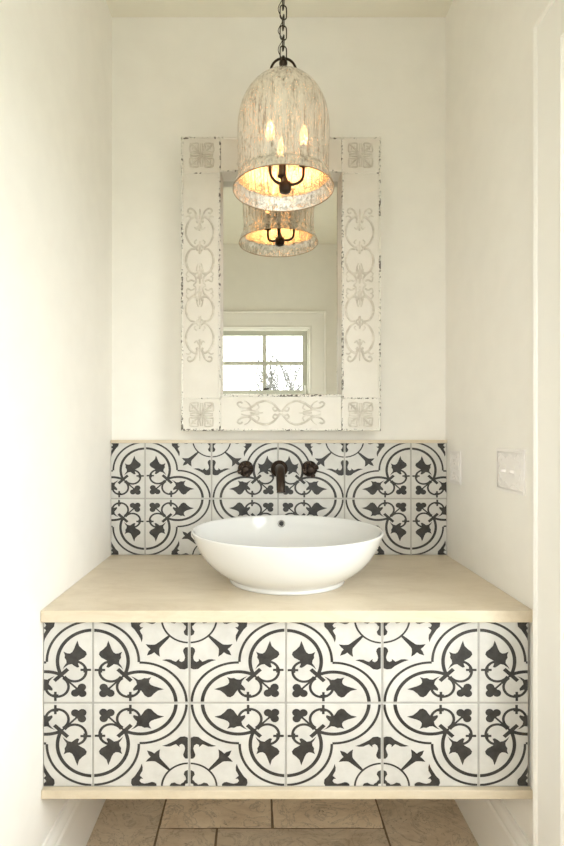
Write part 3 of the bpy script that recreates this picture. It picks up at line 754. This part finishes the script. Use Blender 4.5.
# ------------------------------------------------------------------ outdoors seen through the windows (in the mirror)
b = B(); b.box(-40, 60, -60, 40, -0.55, -0.35); gnd = b.build('ground', M_GRASS); struct(gnd)
def bare_tree(loc, h, spread, seed, label):
    rnd = random.Random(seed); root = thing('bare_tree', loc, label, 'tree')
    t = B(); br = B(); L0 = Vector(loc)
    t.tube([L0, L0 + Vector((0.03, 0, h * 0.2)), L0 + Vector((0, 0.05, h * 0.42))], [h * .03, h * .024, h * .019], 8)
    def grow(p, d, ln, r, depth):
        pts = [p]; q = p.copy(); dd = d.copy()
        for s in range(4):
            dd = (dd + Vector((rnd.uniform(-.2, .2), rnd.uniform(-.2, .2), rnd.uniform(-.05, .2)))).normalized(); q = q + dd * ln / 4; pts.append(q.copy())
        br.tube(pts, [r * (1 - 0.13 * k) for k in range(5)], 5, caps=False)
        if depth > 0:
            for k in range(4):
                a = rnd.uniform(0, 2 * PI); sidev = Vector((math.cos(a), math.sin(a), 0)) * spread
                nd = (dd + sidev * rnd.uniform(.5, .9) + Vector((0, 0, .15))).normalized(); grow(pts[1 + k % 4], nd, ln * rnd.uniform(.6, .8), r * .6, depth - 1)
    for k in range(6):
        a = 2 * PI * k / 6 + rnd.uniform(-.3, .3)
        grow(L0 + Vector((0, 0, h * (.22 + .035 * k))), Vector((math.cos(a) * spread, math.sin(a) * spread, 1.0)).normalized(), h * 0.36, h * .013, 3)
    t.build('trunk', M_BARK, root); br.build('branches', M_BARK, root)
bare_tree((1.0, -14.6, -0.35), 4.5, 1.0, 3, 'bare winter tree outside, its twigs in the right panes of the reflected window')
bare_tree((-1.9, -16.5, -0.35), 2.9, 0.8, 5, 'low bare tree outside, seen faintly in the left panes of the reflected window')

# ------------------------------------------------------------------ daylight
w = bpy.data.worlds.new('overcast sky'); S.world = w; w.use_nodes = True; nt = w.node_tree
bg = nt.nodes['Background']; tc = N(nt, 'ShaderNodeTexCoord'); sx = N(nt, 'ShaderNodeSeparateXYZ'); L(nt, tc.outputs['Generated'], sx.inputs[0])
r = ramp(nt, sx.outputs['Z'], [(0.0, (0.985, 0.985, 1.0)), (0.6, (0.955, 0.97, 1.0))]); L(nt, r.outputs[0], bg.inputs['Color']); bg.inputs['Strength'].default_value = 6.0
def portal(name, loc, rot, sx_, sy_):
    l = bpy.data.lights.new(name, 'AREA'); l.shape = 'RECTANGLE'; l.size = sx_; l.size_y = sy_; l.cycles.is_portal = True
    o = bpy.data.objects.new(name, l); COL.objects.link(o); o.location = loc; o.rotation_euler = rot
portal('door_daylight', (XR + WT + 0.01, (DY0 + DY1) / 2, DZ / 2), (0, math.radians(90), 0), DZ, DY1 - DY0)
portal('window_daylight', ((WX0 + WX1) / 2, YF - WT - 0.01, (WZ0 + WZ1) / 2), (math.radians(90), 0, 0), WX1 - WX0, WZ1 - WZ0)

# ------------------------------------------------------------------ camera and output
cam = bpy.data.cameras.new('camera'); co = bpy.data.objects.new('camera', cam); COL.objects.link(co)
co.location = (0, 0, EYE); co.rotation_euler = (math.radians(90), 0, 0)
cam.sensor_fit = 'HORIZONTAL'; cam.sensor_width = 36; cam.lens = F / 564 * 36
cam.shift_x = (282 - VX) / 564; cam.shift_y = (VY - 423) / 564; cam.clip_start = 0.02
S.camera = co
vs = S.view_settings; vs.view_transform = 'Standard'; vs.look = 'None'; vs.gamma = 1; vs.use_curve_mapping = False
vs.exposure = 0.85
c = S.cycles; c.use_denoising = True; c.max_bounces = 14; c.diffuse_bounces = 8; c.glossy_bounces = 8; c.transparent_max_bounces = 16
c.caustics_reflective = True; c.caustics_refractive = False; c.sample_clamp_indirect = 12
